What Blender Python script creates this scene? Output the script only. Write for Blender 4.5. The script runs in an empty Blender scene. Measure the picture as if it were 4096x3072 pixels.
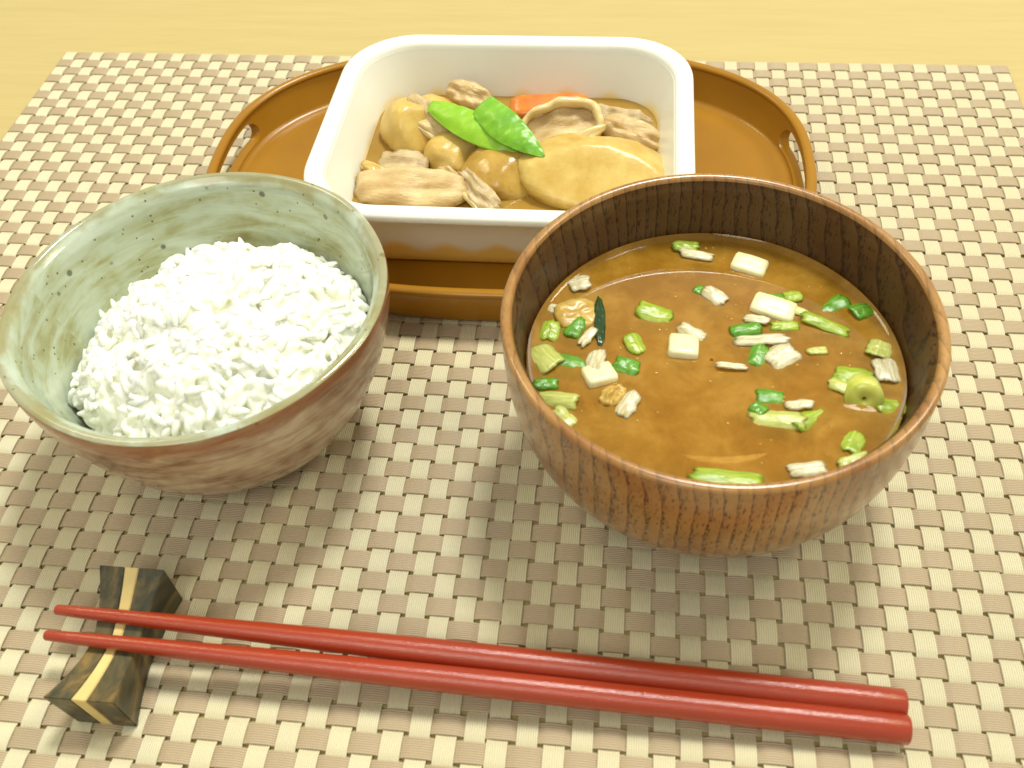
import bpy, bmesh, math, random
import numpy as np
from mathutils import Vector, Euler, Matrix, noise

R = math.radians
scene = bpy.context.scene
COL = scene.collection
rng = random.Random(7)

# ------------------------------------------------------------------ camera
cam_d = bpy.data.cameras.new("camera")
cam = bpy.data.objects.new("camera", cam_d)
COL.objects.link(cam)
CAM_LOC = Vector((0.05694312, -0.40929483, 0.25123088))
CAM_ROT = Euler((0.703775717, 0.0493403731, 0.107542418), 'XYZ')
cam.location = CAM_LOC
cam.rotation_euler = CAM_ROT
cam_d.sensor_width = 36.0
cam_d.lens = 3895.045 / 4096.0 * 36.0
cam_d.clip_start = 0.01
cam_d.clip_end = 20.0
cam_d.dof.use_dof = True
cam_d.dof.focus_distance = 0.335
cam_d.dof.aperture_fstop = 20.0
scene.camera = cam
CAM_M = CAM_ROT.to_matrix()


def at(px, py, z=0.0):
    """the point of the level plane z seen at a position of the 4096 x 3072 photograph"""
    d = CAM_M @ Vector(((px - 2048) / 3895.045, -(py - 1536) / 3895.045, -1.0))
    return CAM_LOC + d * ((z - CAM_LOC.z) / d.z)


# ------------------------------------------------------------------ light
world = bpy.data.worlds.new("World")
scene.world = world
world.use_nodes = True
bg = world.node_tree.nodes["Background"]
bg.inputs[0].default_value = (1.0, 0.99, 0.84, 1)
bg.inputs[1].default_value = 0.55


def area(name, loc, target, size, power, color):
    d = bpy.data.lights.new(name, 'AREA')
    d.shape = 'DISK'
    d.size = size
    d.energy = power
    d.color = color
    o = bpy.data.objects.new(name, d)
    COL.objects.link(o)
    o.location = loc
    o.rotation_euler = (Vector(target) - Vector(loc)).to_track_quat('-Z', 'Y').to_euler()
    return o


area("key_lamp", (0.36, 0.62, 2.0), (0.05, -0.18, 0), 0.46, 40.0, (0.98, 1.0, 0.93))
area("warm_lamp_a", (-0.75, 0.35, 1.15), (0.0, -0.2, 0), 0.35, 4.0, (1.0, 0.90, 0.58))
area("warm_lamp_b", (0.95, 0.25, 1.1), (0.0, -0.2, 0), 0.35, 6.0, (1.0, 0.92, 0.62))

area("front_fill", (-0.25, -1.5, 1.9), (0.0, -0.15, 0), 0.9, 12.0, (1.0, 0.99, 0.88))  # unseen fill added behind the camera to brighten faces turned towards it

scene.view_settings.view_transform = 'Standard'
scene.view_settings.look = 'None'
scene.view_settings.exposure = 0.0
scene.view_settings.gamma = 1.0
scene.cycles.max_bounces = 8


# ------------------------------------------------------------------ materials
class NT:
    def __init__(self, name):
        self.m = bpy.data.materials.new(name)
        self.m.use_nodes = True
        self.t = self.m.node_tree
        self.b = self.t.nodes["Principled BSDF"]

    def n(self, kind, **kw):
        nd = self.t.nodes.new(kind)
        ins = kw.pop('ins', {})
        for k, v in kw.items():
            setattr(nd, k, v)
        for k, v in ins.items():
            self.set(nd.inputs[k], v)
        return nd

    def set(self, sock, v):
        if hasattr(v, 'node') or isinstance(v, bpy.types.NodeSocket):
            self.t.links.new(v, sock)
        elif isinstance(v, tuple) and len(v) == 3 and sock.type == 'RGBA':
            sock.default_value = (*v, 1)
        else:
            sock.default_value = v

    def coord(self, out='Object', scale=(1, 1, 1), rot=(0, 0, 0)):
        c = self.n('ShaderNodeTexCoord')
        mp = self.n('ShaderNodeMapping', ins={'Vector': c.outputs[out], 'Scale': scale, 'Rotation': rot})
        return mp.outputs[0]

    def noise(self, vec, scale, detail=3.0, rough=0.55, dist=0.0):
        return self.n('ShaderNodeTexNoise', ins={'Vector': vec, 'Scale': scale, 'Detail': detail, 'Roughness': rough, 'Distortion': dist}).outputs[0]

    def ramp(self, fac, stops, interp='LINEAR'):
        r = self.n('ShaderNodeValToRGB', ins={'Fac': fac})
        r.color_ramp.interpolation = interp
        e = r.color_ramp.elements
        while len(e) < len(stops):
            e.new(0.5)
        for el, (p, c) in zip(e, stops):
            el.position = p
            el.color = (*c, 1) if isinstance(c, tuple) else (c, c, c, 1)
        return r.outputs[0]

    def mix(self, fac, a, b, mode='MIX'):
        m = self.n('ShaderNodeMix', data_type='RGBA', blend_type=mode)
        self.set(m.inputs[0], fac)
        self.set(m.inputs[6], a)
        self.set(m.inputs[7], b)
        return m.outputs[2]

    def math(self, op, a, b=0.0, c=0.0, clamp=False):
        m = self.n('ShaderNodeMath', operation=op, use_clamp=clamp)
        for i, v in enumerate((a, b, c)):
            self.set(m.inputs[i], v)
        return m.outputs[0]

    def bump(self, h, strength=0.3, dist=0.0005):
        self.set(self.b.inputs['Normal'], self.n('ShaderNodeBump', ins={'Height': h, 'Strength': strength, 'Distance': dist}).outputs[0])

    def p(self, **kw):
        names = {'color': 'Base Color', 'rough': 'Roughness', 'sss': 'Subsurface Weight', 'radius': 'Subsurface Radius', 'sscale': 'Subsurface Scale',
                 'spec': 'Specular IOR Level', 'coat': 'Coat Weight', 'crough': 'Coat Roughness', 'ior': 'IOR', 'trans': 'Transmission Weight', 'sheen': 'Sheen Weight'}
        for k, v in kw.items():
            self.set(self.b.inputs[names[k]], v)
        return self.m


def flat(name, color, rough=0.5, **kw):
    t = NT(name)
    nz = t.noise(t.coord(), 160, 3)
    c = t.mix(nz, tuple(x * 0.86 for x in color), tuple(min(1, x * 1.12) for x in color))
    return t.p(color=c, rough=rough, **kw)


def mat_strip(name, color, dark):
    t = NT(name)
    oi = t.n('ShaderNodeObjectInfo')
    v = t.coord()
    nz = t.noise(v, 60, 2)
    c = t.mix(nz, tuple(x * 0.93 for x in color), tuple(x * 1.05 for x in color))
    c = t.mix(t.math('MULTIPLY', oi.outputs['Random'], 0.35), c, dark)
    t.bump(t.noise(v, 2500, 2), 0.15, 0.0002)
    return t.p(color=c, rough=0.42, spec=0.35)


M = {}
M['cream'] = mat_strip('cream_cord', (0.62, 0.565, 0.385), (0.56, 0.505, 0.33))
M['tan'] = mat_strip('tan_cord', (0.46, 0.36, 0.235), (0.42, 0.325, 0.205))


def m_table():
    t = NT('table_wood')
    v = t.coord(scale=(1.5, 22, 1))
    a = t.noise(v, 9, 5, 0.6, 0.4)
    v2 = t.coord(scale=(6, 160, 1))
    b = t.noise(v2, 7, 3, 0.6)
    f = t.math('ADD', t.math('MULTIPLY', a, 0.55), t.math('MULTIPLY', b, 0.45))
    c = t.ramp(f, [(0.25, (0.45, 0.345, 0.130)), (0.5, (0.495, 0.385, 0.155)), (0.75, (0.535, 0.42, 0.175))])
    return t.p(color=c, rough=0.38, spec=0.4)


M['table'] = m_table()


def m_lacquer():
    t = NT('red_lacquer')
    v = t.coord()
    sp = t.noise(v, 3000, 2, 0.6)
    c = t.mix(t.noise(v, 35, 3), (0.30, 0.032, 0.010), (0.38, 0.046, 0.014))
    t.bump(sp, 0.28, 0.0003)
    return t.p(color=c, rough=0.19, spec=0.65)


M['red'] = m_lacquer()


def m_tray():
    t = NT('amber_lacquer')
    v = t.coord()
    c = t.mix(t.noise(v, 28, 4, 0.6), (0.27, 0.115, 0.008), (0.38, 0.18, 0.012))
    t.bump(t.noise(v, 900, 2), 0.08, 0.0002)
    return t.p(color=c, rough=0.24, spec=0.32)


M['tray'] = m_tray()


def m_box():
    t = NT('white_plastic')
    v = t.coord()
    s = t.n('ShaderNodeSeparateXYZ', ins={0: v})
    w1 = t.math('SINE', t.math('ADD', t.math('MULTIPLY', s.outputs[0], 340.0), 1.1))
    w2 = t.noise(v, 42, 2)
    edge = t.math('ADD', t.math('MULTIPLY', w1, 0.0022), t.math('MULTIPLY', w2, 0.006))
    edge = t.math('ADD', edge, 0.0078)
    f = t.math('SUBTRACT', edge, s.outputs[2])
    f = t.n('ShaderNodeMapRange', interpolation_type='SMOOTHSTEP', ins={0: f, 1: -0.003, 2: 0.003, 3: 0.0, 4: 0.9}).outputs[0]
    c = t.mix(f, (0.86, 0.87, 0.80), (0.88, 0.63, 0.10))  # stew's amber glow through the translucent wall, painted into the base colour
    return t.p(color=c, rough=0.30, spec=0.5, sss=0.25, radius=(1.0, 0.9, 0.7), sscale=0.003)


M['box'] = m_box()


def m_bowlwood(name, gain):
    t = NT(name)
    v = t.coord(rot=(0, R(4), R(-10)))
    warp = t.n('ShaderNodeTexNoise', ins={'Vector': v, 'Scale': 20.0, 'Detail': 3.0})
    s = t.n('ShaderNodeSeparateXYZ', ins={0: v})
    x = t.math('ADD', s.outputs[0], t.math('MULTIPLY', t.math('SUBTRACT', warp.outputs[0], 0.5), 0.012))
    ph = t.math('FRACT', t.math('MULTIPLY', x, 285.0))
    # pores: short dark ticks along the grain, crowded on the early-wood side of each ring
    pv = t.coord(scale=(2000, 480, 480), rot=(0, R(4), R(-10)))
    pore = t.noise(pv, 1.0, 2, 0.7)
    dens = t.ramp(ph, [(0.0, 1.0), (0.10, 0.85), (0.30, 0.50), (0.8, 0.30), (0.97, 0.3), (1.0, 1.0)])
    thr = t.math('SUBTRACT', 0.70, t.math('MULTIPLY', dens, 0.25))
    pf = t.n('ShaderNodeMapRange', interpolation_type='SMOOTHSTEP', ins={0: t.math('SUBTRACT', pore, thr), 1: -0.02, 2: 0.05, 3: 0.0, 4: 1.0}).outputs[0]
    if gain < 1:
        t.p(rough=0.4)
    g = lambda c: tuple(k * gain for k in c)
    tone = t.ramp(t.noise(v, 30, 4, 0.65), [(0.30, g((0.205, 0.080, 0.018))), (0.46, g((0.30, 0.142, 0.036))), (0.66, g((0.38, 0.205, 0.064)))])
    ringc = t.ramp(ph, [(0.0, (0.80, 0.80, 0.80)), (0.12, (0.92, 0.92, 0.92)), (0.55, (1.0, 1.0, 1.0)), (0.95, (1.06, 1.06, 1.06)), (1.0, (0.80, 0.80, 0.80))])
    band = t.mix(1.0, tone, ringc, 'MULTIPLY')
    ln = t.ramp(ph, [(0.0, 0.75), (0.035, 0.45), (0.10, 0.0), (0.985, 0.0), (1.0, 0.75)])
    pf = t.math('MAXIMUM', pf, t.math('MULTIPLY', ln, t.math('ADD', 0.25, pore)))
    c = t.mix(t.math('MULTIPLY', pf, 0.82 if gain <= 1.0 else 0.25), band, (0.030, 0.013, 0.006))
    t.bump(pore, 0.10, 0.0003)
    return t.p(color=c, rough=0.24 if gain >= 1.0 else 0.42, spec=0.5 if gain >= 1.0 else 0.2, coat=0.3 if gain >= 1.0 else 0.0, crough=0.12)


M['bowlwood'] = m_bowlwood('lacquered_bowl_wood', 1.0)
M['bowlwood_rim'] = m_bowlwood('pale_rim_wood', 1.12)  # slightly lighter copy of the wood, with fainter pores
M['bowlwood_in'] = m_bowlwood('shaded_bowl_wood', 0.33)  # same wood darkened for the inside, the bowl's inner shade put into its colour


def m_celadon():
    t = NT('celadon_glaze')
    v = t.coord()
    s = t.n('ShaderNodeSeparateXYZ', ins={0: v})
    ang = t.math('ARCTAN2', s.outputs[1], s.outputs[0])
    cv = t.n('ShaderNodeCombineXYZ', ins={0: t.math('MULTIPLY', ang, 0.9), 1: t.math('MULTIPLY', s.outputs[2], 95.0), 2: 0.0}).outputs[0]
    # keep the seam of the angle out of sight (towards -x it is blended by position noise)
    streak = t.noise(cv, 2.2, 5, 0.62, 0.6)
    patch = t.noise(v, 34, 4, 0.6)
    f = t.math('MULTIPLY', streak, patch)
    c = t.ramp(f, [(0.15, (0.50, 0.56, 0.46)), (0.23, (0.43, 0.48, 0.36)), (0.31, (0.35, 0.36, 0.20)), (0.42, (0.24, 0.22, 0.09))])
    for sc, rad, halo in ((105.0, 0.14, 0.34), (330.0, 0.16, 0.22)):
        vo = t.n('ShaderNodeTexVoronoi', ins={'Vector': v, 'Scale': sc, 'Randomness': 1.0})
        pick = t.n('ShaderNodeSeparateColor', ins={0: vo.outputs['Color']}).outputs[0]
        on = t.math('GREATER_THAN', pick, 0.45)
        h = t.n('ShaderNodeMapRange', interpolation_type='SMOOTHSTEP', ins={0: vo.outputs['Distance'], 1: rad, 2: halo, 3: 0.75, 4: 0.0}).outputs[0]
        k = t.n('ShaderNodeMapRange', interpolation_type='SMOOTHSTEP', ins={0: vo.outputs['Distance'], 1: rad * 0.55, 2: rad, 3: 0.8, 4: 0.0}).outputs[0]
        if sc < 100:
            c = t.mix(t.math('MULTIPLY', h, on), c, (0.30, 0.24, 0.05))
        c = t.mix(t.math('MULTIPLY', k, on), c, (0.05, 0.045, 0.03))
    # iron-brown band along the lip
    lip = t.math('ADD', s.outputs[2], t.math('MULTIPLY', t.math('SUBTRACT', t.noise(v, 75, 4), 0.5), 0.012))
    lf = t.n('ShaderNodeMapRange', interpolation_type='SMOOTHSTEP', ins={0: lip, 1: 0.0568, 2: 0.0592, 3: 0.0, 4: 0.62}).outputs[0]
    c = t.mix(lf, c, (0.27, 0.22, 0.085))
    t.bump(streak, 0.06, 0.0006)
    return t.p(color=c, rough=0.12, spec=0.5)


M['celadon'] = m_celadon()


def m_brownglaze():
    t = NT('brown_glaze')
    v = t.coord()
    s = t.n('ShaderNodeSeparateXYZ', ins={0: v})
    ang = t.math('ARCTAN2', s.outputs[0], t.math('MULTIPLY', s.outputs[1], -1.0))
    cv = t.n('ShaderNodeCombineXYZ', ins={0: t.math('MULTIPLY', ang, 0.6), 1: t.math('MULTIPLY', s.outputs[2], 55.0), 2: t.math('MULTIPLY', ang, 0.25)}).outputs[0]
    streak = t.noise(cv, 4.5, 5, 0.65, 0.4)
    blot = t.noise(v, 45, 3, 0.6)
    f = t.math('ADD', t.math('MULTIPLY', streak, 0.6), t.math('MULTIPLY', blot, 0.4))
    c = t.ramp(f, [(0.38, (0.17, 0.085, 0.045)), (0.46, (0.32, 0.19, 0.11)), (0.53, (0.44, 0.31, 0.20)), (0.60, (0.56, 0.45, 0.31))])
    vo = t.n('ShaderNodeTexVoronoi', ins={'Vector': v, 'Scale': 120.0})
    pick = t.n('ShaderNodeSeparateColor', ins={0: vo.outputs['Color']}).outputs[0]
    k = t.n('ShaderNodeMapRange', interpolation_type='SMOOTHSTEP', ins={0: vo.outputs['Distance'], 1: 0.05, 2: 0.10, 3: 0.9, 4: 0.0}).outputs[0]
    c = t.mix(t.math('MULTIPLY', k, t.math('GREATER_THAN', pick, 0.75)), c, (0.05, 0.05, 0.035))
    lip = t.math('ADD', s.outputs[2], t.math('MULTIPLY', t.math('SUBTRACT', t.noise(v, 90, 3), 0.5), 0.010))
    lf = t.n('ShaderNodeMapRange', interpolation_type='SMOOTHSTEP', ins={0: lip, 1: 0.0525, 2: 0.0565, 3: 0.0, 4: 0.8}).outputs[0]
    c = t.mix(lf, c, (0.29, 0.115, 0.045))
    lf2 = t.n('ShaderNodeMapRange', interpolation_type='SMOOTHSTEP', ins={0: lip, 1: 0.0590, 2: 0.0606, 3: 0.0, 4: 0.7}).outputs[0]
    c = t.mix(lf2, c, (0.40, 0.42, 0.24))
    t.bump(streak, 0.10, 0.0006)
    return t.p(color=c, rough=0.16, spec=0.55)


M['brownglaze'] = m_brownglaze()


def m_rice():
    t = NT('cooked_rice')
    v = t.coord()
    c = t.mix(t.noise(v, 200, 2), (0.97, 0.975, 0.80), (0.985, 0.99, 0.90))
    return t.p(color=c, rough=0.2, spec=0.5, sss=0.75, radius=(1.0, 0.97, 0.75), sscale=0.0026)


M['rice'] = m_rice()


def m_soup():
    t = NT('miso_broth')
    v = t.coord()
    cl = t.noise(v, 55, 5, 0.62, 0.8)
    fine = t.noise(v, 420, 3, 0.7)
    f = t.math('ADD', t.math('MULTIPLY', cl, 0.7), t.math('MULTIPLY', fine, 0.3))
    c = t.ramp(f, [(0.32, (0.36, 0.165, 0.009)), (0.5, (0.41, 0.190, 0.013)), (0.68, (0.46, 0.22, 0.02))])
    return t.p(color=c, rough=0.035, spec=0.5, ior=1.33, sss=0.35, radius=(1.0, 0.45, 0.1), sscale=0.004)


M['soup'] = m_soup()


def m_soup_top():
    t = NT('miso_broth_surface')
    v = t.coord()
    cl = t.noise(v, 75, 5, 0.65, 0.3)
    c = t.ramp(cl, [(0.34, (0.34, 0.165, 0.014)), (0.5, (0.40, 0.200, 0.020)), (0.66, (0.47, 0.250, 0.036))])
    t.p(color=c, rough=0.03, ior=1.33, spec=0.5)
    tr = t.n('ShaderNodeBsdfTransparent', ins={0: (0.93, 0.72, 0.36)})
    mx = t.n('ShaderNodeMixShader')
    f = t.ramp(cl, [(0.36, 0.58), (0.64, 0.70)])
    t.set(mx.inputs[0], f)
    t.t.links.new(tr.outputs[0], mx.inputs[1])
    t.t.links.new(t.b.outputs[0], mx.inputs[2])
    gl = t.n('ShaderNodeBsdfGlossy', ins={'Roughness': 0.03})
    fr = t.n('ShaderNodeFresnel', ins={'IOR': 1.33})
    m2 = t.n('ShaderNodeMixShader')
    t.set(m2.inputs[0], t.math('MULTIPLY', fr.outputs[0], 0.5))
    t.t.links.new(mx.outputs[0], m2.inputs[1])
    t.t.links.new(gl.outputs[0], m2.inputs[2])
    out = [n for n in t.t.nodes if n.type == 'OUTPUT_MATERIAL'][0]
    t.t.links.new(m2.outputs[0], out.inputs['Surface'])
    return t.m


M['soup_top'] = m_soup_top()


def m_food(name, a, b, scale=120.0, rough=0.3, sss=0.3, rad=(1.0, 0.6, 0.2), sc=0.003, bump=0.2, bs=600, dist=0.0004, stretch=(1, 1, 1)):
    t = NT(name)
    v = t.coord(scale=stretch)
    c = t.ramp(t.noise(v, scale, 4, 0.6), [(0.32, a), (0.66, b)])
    t.bump(t.noise(v, bs, 3, 0.65), bump, dist)
    return t.p(color=c, rough=rough, sss=sss, radius=rad, sscale=sc, spec=0.5)


M['potato'] = m_food('simmered_potato', (0.52, 0.33, 0.065), (0.67, 0.49, 0.150), 85, 0.3, 0.4, bump=0.22, bs=700, dist=0.0005)
M['potato_dark'] = m_food('soaked_potato', (0.36, 0.20, 0.03), (0.57, 0.38, 0.085), 75, 0.2, 0.4, bump=0.16, bs=900, dist=0.0004)
M['pork'] = m_food('simmered_pork', (0.44, 0.275, 0.10), (0.70, 0.53, 0.27), 90, 0.3, 0.25, stretch=(0.5, 1.8, 1), bump=0.5, bs=850, dist=0.0010)
M['pork_grey'] = m_food('grey_pork', (0.40, 0.28, 0.13), (0.62, 0.49, 0.28), 90, 0.28, 0.25, stretch=(0.5, 1.8, 1), bump=0.5, bs=800, dist=0.0010)
M['fat'] = m_food('pork_fat', (0.62, 0.46, 0.19), (0.70, 0.56, 0.28), 200, 0.28, 0.35, bump=0.15)
M['onion'] = m_food('simmered_onion', (0.55, 0.38, 0.10), (0.64, 0.48, 0.18), 150, 0.2, 0.45, bump=0.1)
M['carrot'] = m_food('carrot_flesh', (0.58, 0.155, 0.016), (0.68, 0.22, 0.03), 150, 0.26, 0.3, bump=0.1)
M['pea'] = m_food('snow_pea_skin', (0.21, 0.45, 0.012), (0.30, 0.54, 0.025), 110, 0.36, 0.25, rad=(0.5, 1.0, 0.2), sc=0.002, bump=0.12, bs=420)
M['pea_dark'] = m_food('snow_pea_dark', (0.12, 0.345, 0.012), (0.20, 0.45, 0.020), 110, 0.34, 0.25, rad=(0.5, 1.0, 0.2), sc=0.002, bump=0.12, bs=420)
M['tofu'] = m_food('tofu', (0.78, 0.70, 0.38), (0.84, 0.78, 0.50), 260, 0.3, 0.4, rad=(1, 0.9, 0.5), bump=0.12, bs=900)
M['friedtofu'] = m_food('fried_tofu', (0.42, 0.25, 0.04), (0.56, 0.38, 0.09), 200, 0.3, 0.3, bump=0.3)
M['wakame'] = m_food('seaweed', (0.012, 0.035, 0.008), (0.03, 0.07, 0.018), 160, 0.15, 0.1, bump=0.2)
ST = (1, 9, 9)
M['leek_green'] = m_food('scallion_green', (0.055, 0.19, 0.010), (0.16, 0.36, 0.03), 170, 0.2, 0.3, rad=(0.5, 1, 0.2), sc=0.002, bump=0.3, bs=300, stretch=ST)
M['leek_lime'] = m_food('scallion_lime', (0.19, 0.30, 0.014), (0.42, 0.50, 0.06), 170, 0.2, 0.3, rad=(0.6, 1, 0.2), sc=0.002, bump=0.3, bs=300, stretch=ST)
M['leek_pale'] = m_food('scallion_pale', (0.34, 0.38, 0.06), (0.60, 0.60, 0.20), 170, 0.2, 0.3, rad=(0.8, 1, 0.3), sc=0.002, bump=0.3, bs=300, stretch=ST)
M['leek_ring'] = m_food('scallion_ring', (0.46, 0.50, 0.06), (0.66, 0.66, 0.17), 170, 0.2, 0.4, rad=(0.8, 1, 0.3), sc=0.002, bump=0.2, bs=300)
M['leek_white'] = m_food('scallion_white', (0.42, 0.34, 0.14), (0.74, 0.69, 0.50), 180, 0.22, 0.35, rad=(1, 1, 0.7), sc=0.002, bump=0.35, bs=300, stretch=ST)
M['bubble'] = flat('broth_bubble', (0.50, 0.30, 0.05), 0.03, spec=1.0)


def m_broth():
    t = NT('stew_broth')
    c = t.mix(t.noise(t.coord(), 60, 3), (0.30, 0.165, 0.028), (0.40, 0.24, 0.05))
    return t.p(color=c, rough=0.05, ior=1.34, spec=0.5, sss=0.3, radius=(1, 0.5, 0.15), sscale=0.004)


M['broth'] = m_broth()


def m_ebony():
    t = NT('striped_ebony')
    v = t.coord(scale=(1.0, 0.22, 1.0), rot=(0, 0, R(-12)))
    a = t.noise(v, 150, 4, 0.6, 0.8)
    c = t.ramp(a, [(0.34, (0.034, 0.033, 0.020)), (0.48, (0.075, 0.066, 0.034)), (0.58, (0.14, 0.10, 0.040)), (0.70, (0.27, 0.17, 0.05))])
    return t.p(color=c, rough=0.38, spec=0.4)


M['ebony'] = m_ebony()
M['inlay'] = flat('pale_inlay', (0.72, 0.55, 0.22), 0.4)


# ------------------------------------------------------------------ building helpers
def link(name, me, parent=None):
    o = bpy.data.objects.new(name, me)
    COL.objects.link(o)
    if parent is not None:
        o.parent = parent
    return o


def make_mesh(name, V, F, mat=None, smooth=True, sharp=None):
    me = bpy.data.meshes.new(name)
    me.from_pydata([tuple(v) for v in V], [], [tuple(f) for f in F])
    me.validate()
    if smooth:
        me.shade_smooth()
        if sharp:
            me.set_sharp_from_angle(angle=R(sharp))
    for m in (mat if isinstance(mat, list) else [mat]):
        if m:
            me.materials.append(m)
    bm = bmesh.new()
    bm.from_mesh(me)
    bmesh.ops.recalc_face_normals(bm, faces=bm.faces)
    bm.to_mesh(me)
    bm.free()
    return me


def tag(o, label, cat=None, group=None, kind=None):
    if label:
        o['label'] = label
    if cat:
        o['category'] = cat
    if group:
        o['group'] = group
    if kind:
        o['kind'] = kind
    return o


def empty(name, loc=(0, 0, 0)):
    o = bpy.data.objects.new(name, None)
    o.empty_display_size = 0.01
    COL.objects.link(o)
    o.location = loc
    return o


def loft(rings, close_u=True, cap0=False, cap1=False):
    """rings: list of equal-length point lists"""
    V, F = [], []
    n = len(rings[0])
    for r in rings:
        V += list(r)
    m = n if close_u else n - 1
    for i in range(len(rings) - 1):
        for j in range(m):
            a, b = i * n + j, i * n + (j + 1) % n
            F.append((a, b, b + n, a + n))
    if cap0:
        F.append(tuple(range(n - 1, -1, -1)))
    if cap1:
        k = (len(rings) - 1) * n
        F.append(tuple(range(k, k + n)))
    return V, F


def lathe(profile, n=96, wob=0.0, seed=0.0):
    rings = []
    for r, z in profile:
        ring = []
        for j in range(n):
            a = 2 * math.pi * j / n
            rr = r
            if wob:
                rr += wob * noise.noise((1.6 * math.cos(a) + seed, 1.6 * math.sin(a), z * 22)) * min(1, r / 0.03)
            ring.append((rr * math.cos(a), rr * math.sin(a), z + (wob * 0.8 * noise.noise((1.3 * math.cos(a), 1.3 * math.sin(a) + seed, 3.0)) if z > 0.03 and wob else 0)))
        rings.append(ring)
    return loft(rings)


# ------------------------------------------------------------------ table
TOP = -0.0018
bm = bmesh.new()
bmesh.ops.create_cube(bm, size=1.0)
bmesh.ops.scale(bm, vec=(1.8, 1.1, 0.03), verts=bm.verts)
bmesh.ops.bevel(bm, geom=bm.edges[:], offset=0.004, segments=3, affect='EDGES')
me = bpy.data.meshes.new('dining_table')
bm.to_mesh(me)
bm.free()
me.materials.append(M['table'])
tb = link('dining_table', me)
tb.location = (0.0, 0.0, TOP - 0.015)
tag(tb, 'pale yellow wood tabletop with fine grain under the woven placemat', 'table')

# ------------------------------------------------------------------ placemat
PX, PY = 0.007, 0.007 * 0.9601616
NC, NR = 64, 52
mat_root = empty('placemat', (0, 0, 0))
tag(mat_root, 'woven placemat of cream and tan ribbed plastic strips on the table', 'placemat')


def strip_mesh(name, cells, pitch, width, first_over, mat, axis):
    steps = 8
    thick, amp = 0.00070, 0.00044
    nr = 9
    prof = []
    for i in range(nr):
        for q in (0.04, 0.27, 0.5, 0.73):
            u = (i + q) / nr
            prof.append((-width / 2 + u * width, thick * 0.02 + thick * 0.48 * math.sqrt(max(0, 1 - (2 * q - 1) ** 2))))
    prof.append((width / 2, thick * 0.25))
    top = len(prof)
    prof += [(width / 2, -thick * 0.4), (-width / 2, -thick * 0.4)]
    rings = []
    total = cells * steps
    for k in range(total + 1):
        s = k / steps - 0.5
        w = math.cos(math.pi * s) * (1 if first_over else -1)
        h = amp * math.tanh(2.3 * w) / math.tanh(2.3) - 0.00080
        d = s * pitch
        ring = []
        for x, z in prof:
            ring.append((x, -d, z + h) if axis == 'y' else (d, x, z + h))
        rings.append(ring)
    V, F = loft(rings, True, True, True)
    return make_mesh(name, V, F, mat, True, 50)


cw, tw = PX * 0.80, PY * 0.83
cm = [strip_mesh('cream_strip', NR, PY, cw, ov, M['cream'], 'y') for ov in (True, False)]
tm = [strip_mesh('tan_strip', NC, PX, tw, ov, M['tan'], 'x') for ov in (False, True)]
for a in range(NC):
    o = link('cream_strip', cm[a % 2], mat_root)
    o.location = ((a - 31.5) * PX + rng.gauss(0, 1) * 0.00013, 0, 0)
    o.rotation_euler = (0, 0, rng.gauss(0, 1) * 0.0006)
for r in range(NR):
    o = link('tan_strip', tm[r % 2], mat_root)
    o.location = (-31.5 * PX, -r * PY + rng.gauss(0, 1) * 0.00013, 0)
    o.rotation_euler = (0, 0, rng.gauss(0, 1) * 0.0006)


# ------------------------------------------------------------------ serving tray
def se_ring(A, B, n, z, N=200, cx=0.0, cy=0.0):
    out = []
    for j in range(N):
        a = 2 * math.pi * j / N
        c, s = math.cos(a), math.sin(a)
        r = (abs(c / A) ** n + abs(s / B) ** n) ** (-1 / n)
        out.append((cx + r * c, cy + r * s, z))
    return out


TA, TB, TH, TD = 0.1186, 0.0788, 0.0158, 0.0056
tray = empty('serving_tray', (0.0088, -0.0941, 0.0))
tray.rotation_euler = (0, 0, 0.0170)
tag(tray, 'oval amber brown lacquer tray with cut-out handles under the white container', 'tray')


def tr(d, z, n=2.5):
    return se_ring(TA - d, TB - d, n, z)


secs = [tr(TD + 0.010, 0.0003, 2.3), tr(TD - 0.002, 0.0003, 2.3), tr(TD - 0.0032, 0.0012, 2.3)]
for k in range(1, 12):
    u = (k / 12) ** 1.5
    secs.append(tr((TD - 0.0034) * (1 - u) ** 1.5, 0.0012 + (TH - 0.0012) * u, 2.3 + 0.2 * u))
secs.append(tr(0.0, TH, 2.5))
secs.append(tr(0.0024, TH, 2.5))
for k in range(1, 12):
    u = (1 - k / 12) ** 1.5
    secs.append(tr(0.0026 + (TD - 0.0026) * (1 - u) ** 1.5, 0.0036 + (TH - 0.0036) * u, 2.3 + 0.2 * u))
secs += [tr(TD + 0.0006, 0.0033, 2.28), tr(TD + 0.0022, 0.0028, 2.27), tr(TD + 0.02, 0.0028, 2.27), tr(TD + 0.055, 0.0028, 2.2)]
V, F = loft(secs, True, True, True)
body = make_mesh('tray_body', V, F, M['tray'], True)
bo = link('tray_body', body, tray)
# cut the two handle openings: rounded slots through the end walls
cut_rings = []
for sx in (-0.14, 0.14):
    ring = []
    for j in range(32):
        a = 2 * math.pi * j / 32
        hy, hz = 0.0215, 0.0041
        ring.append((sx, math.copysign(hy, math.cos(a)) + hz * math.cos(a) * 1.4, 0.0088 + hz * math.sin(a)))
    cut_rings.append(ring)
V, F = loft(cut_rings, True, True, True)
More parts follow.
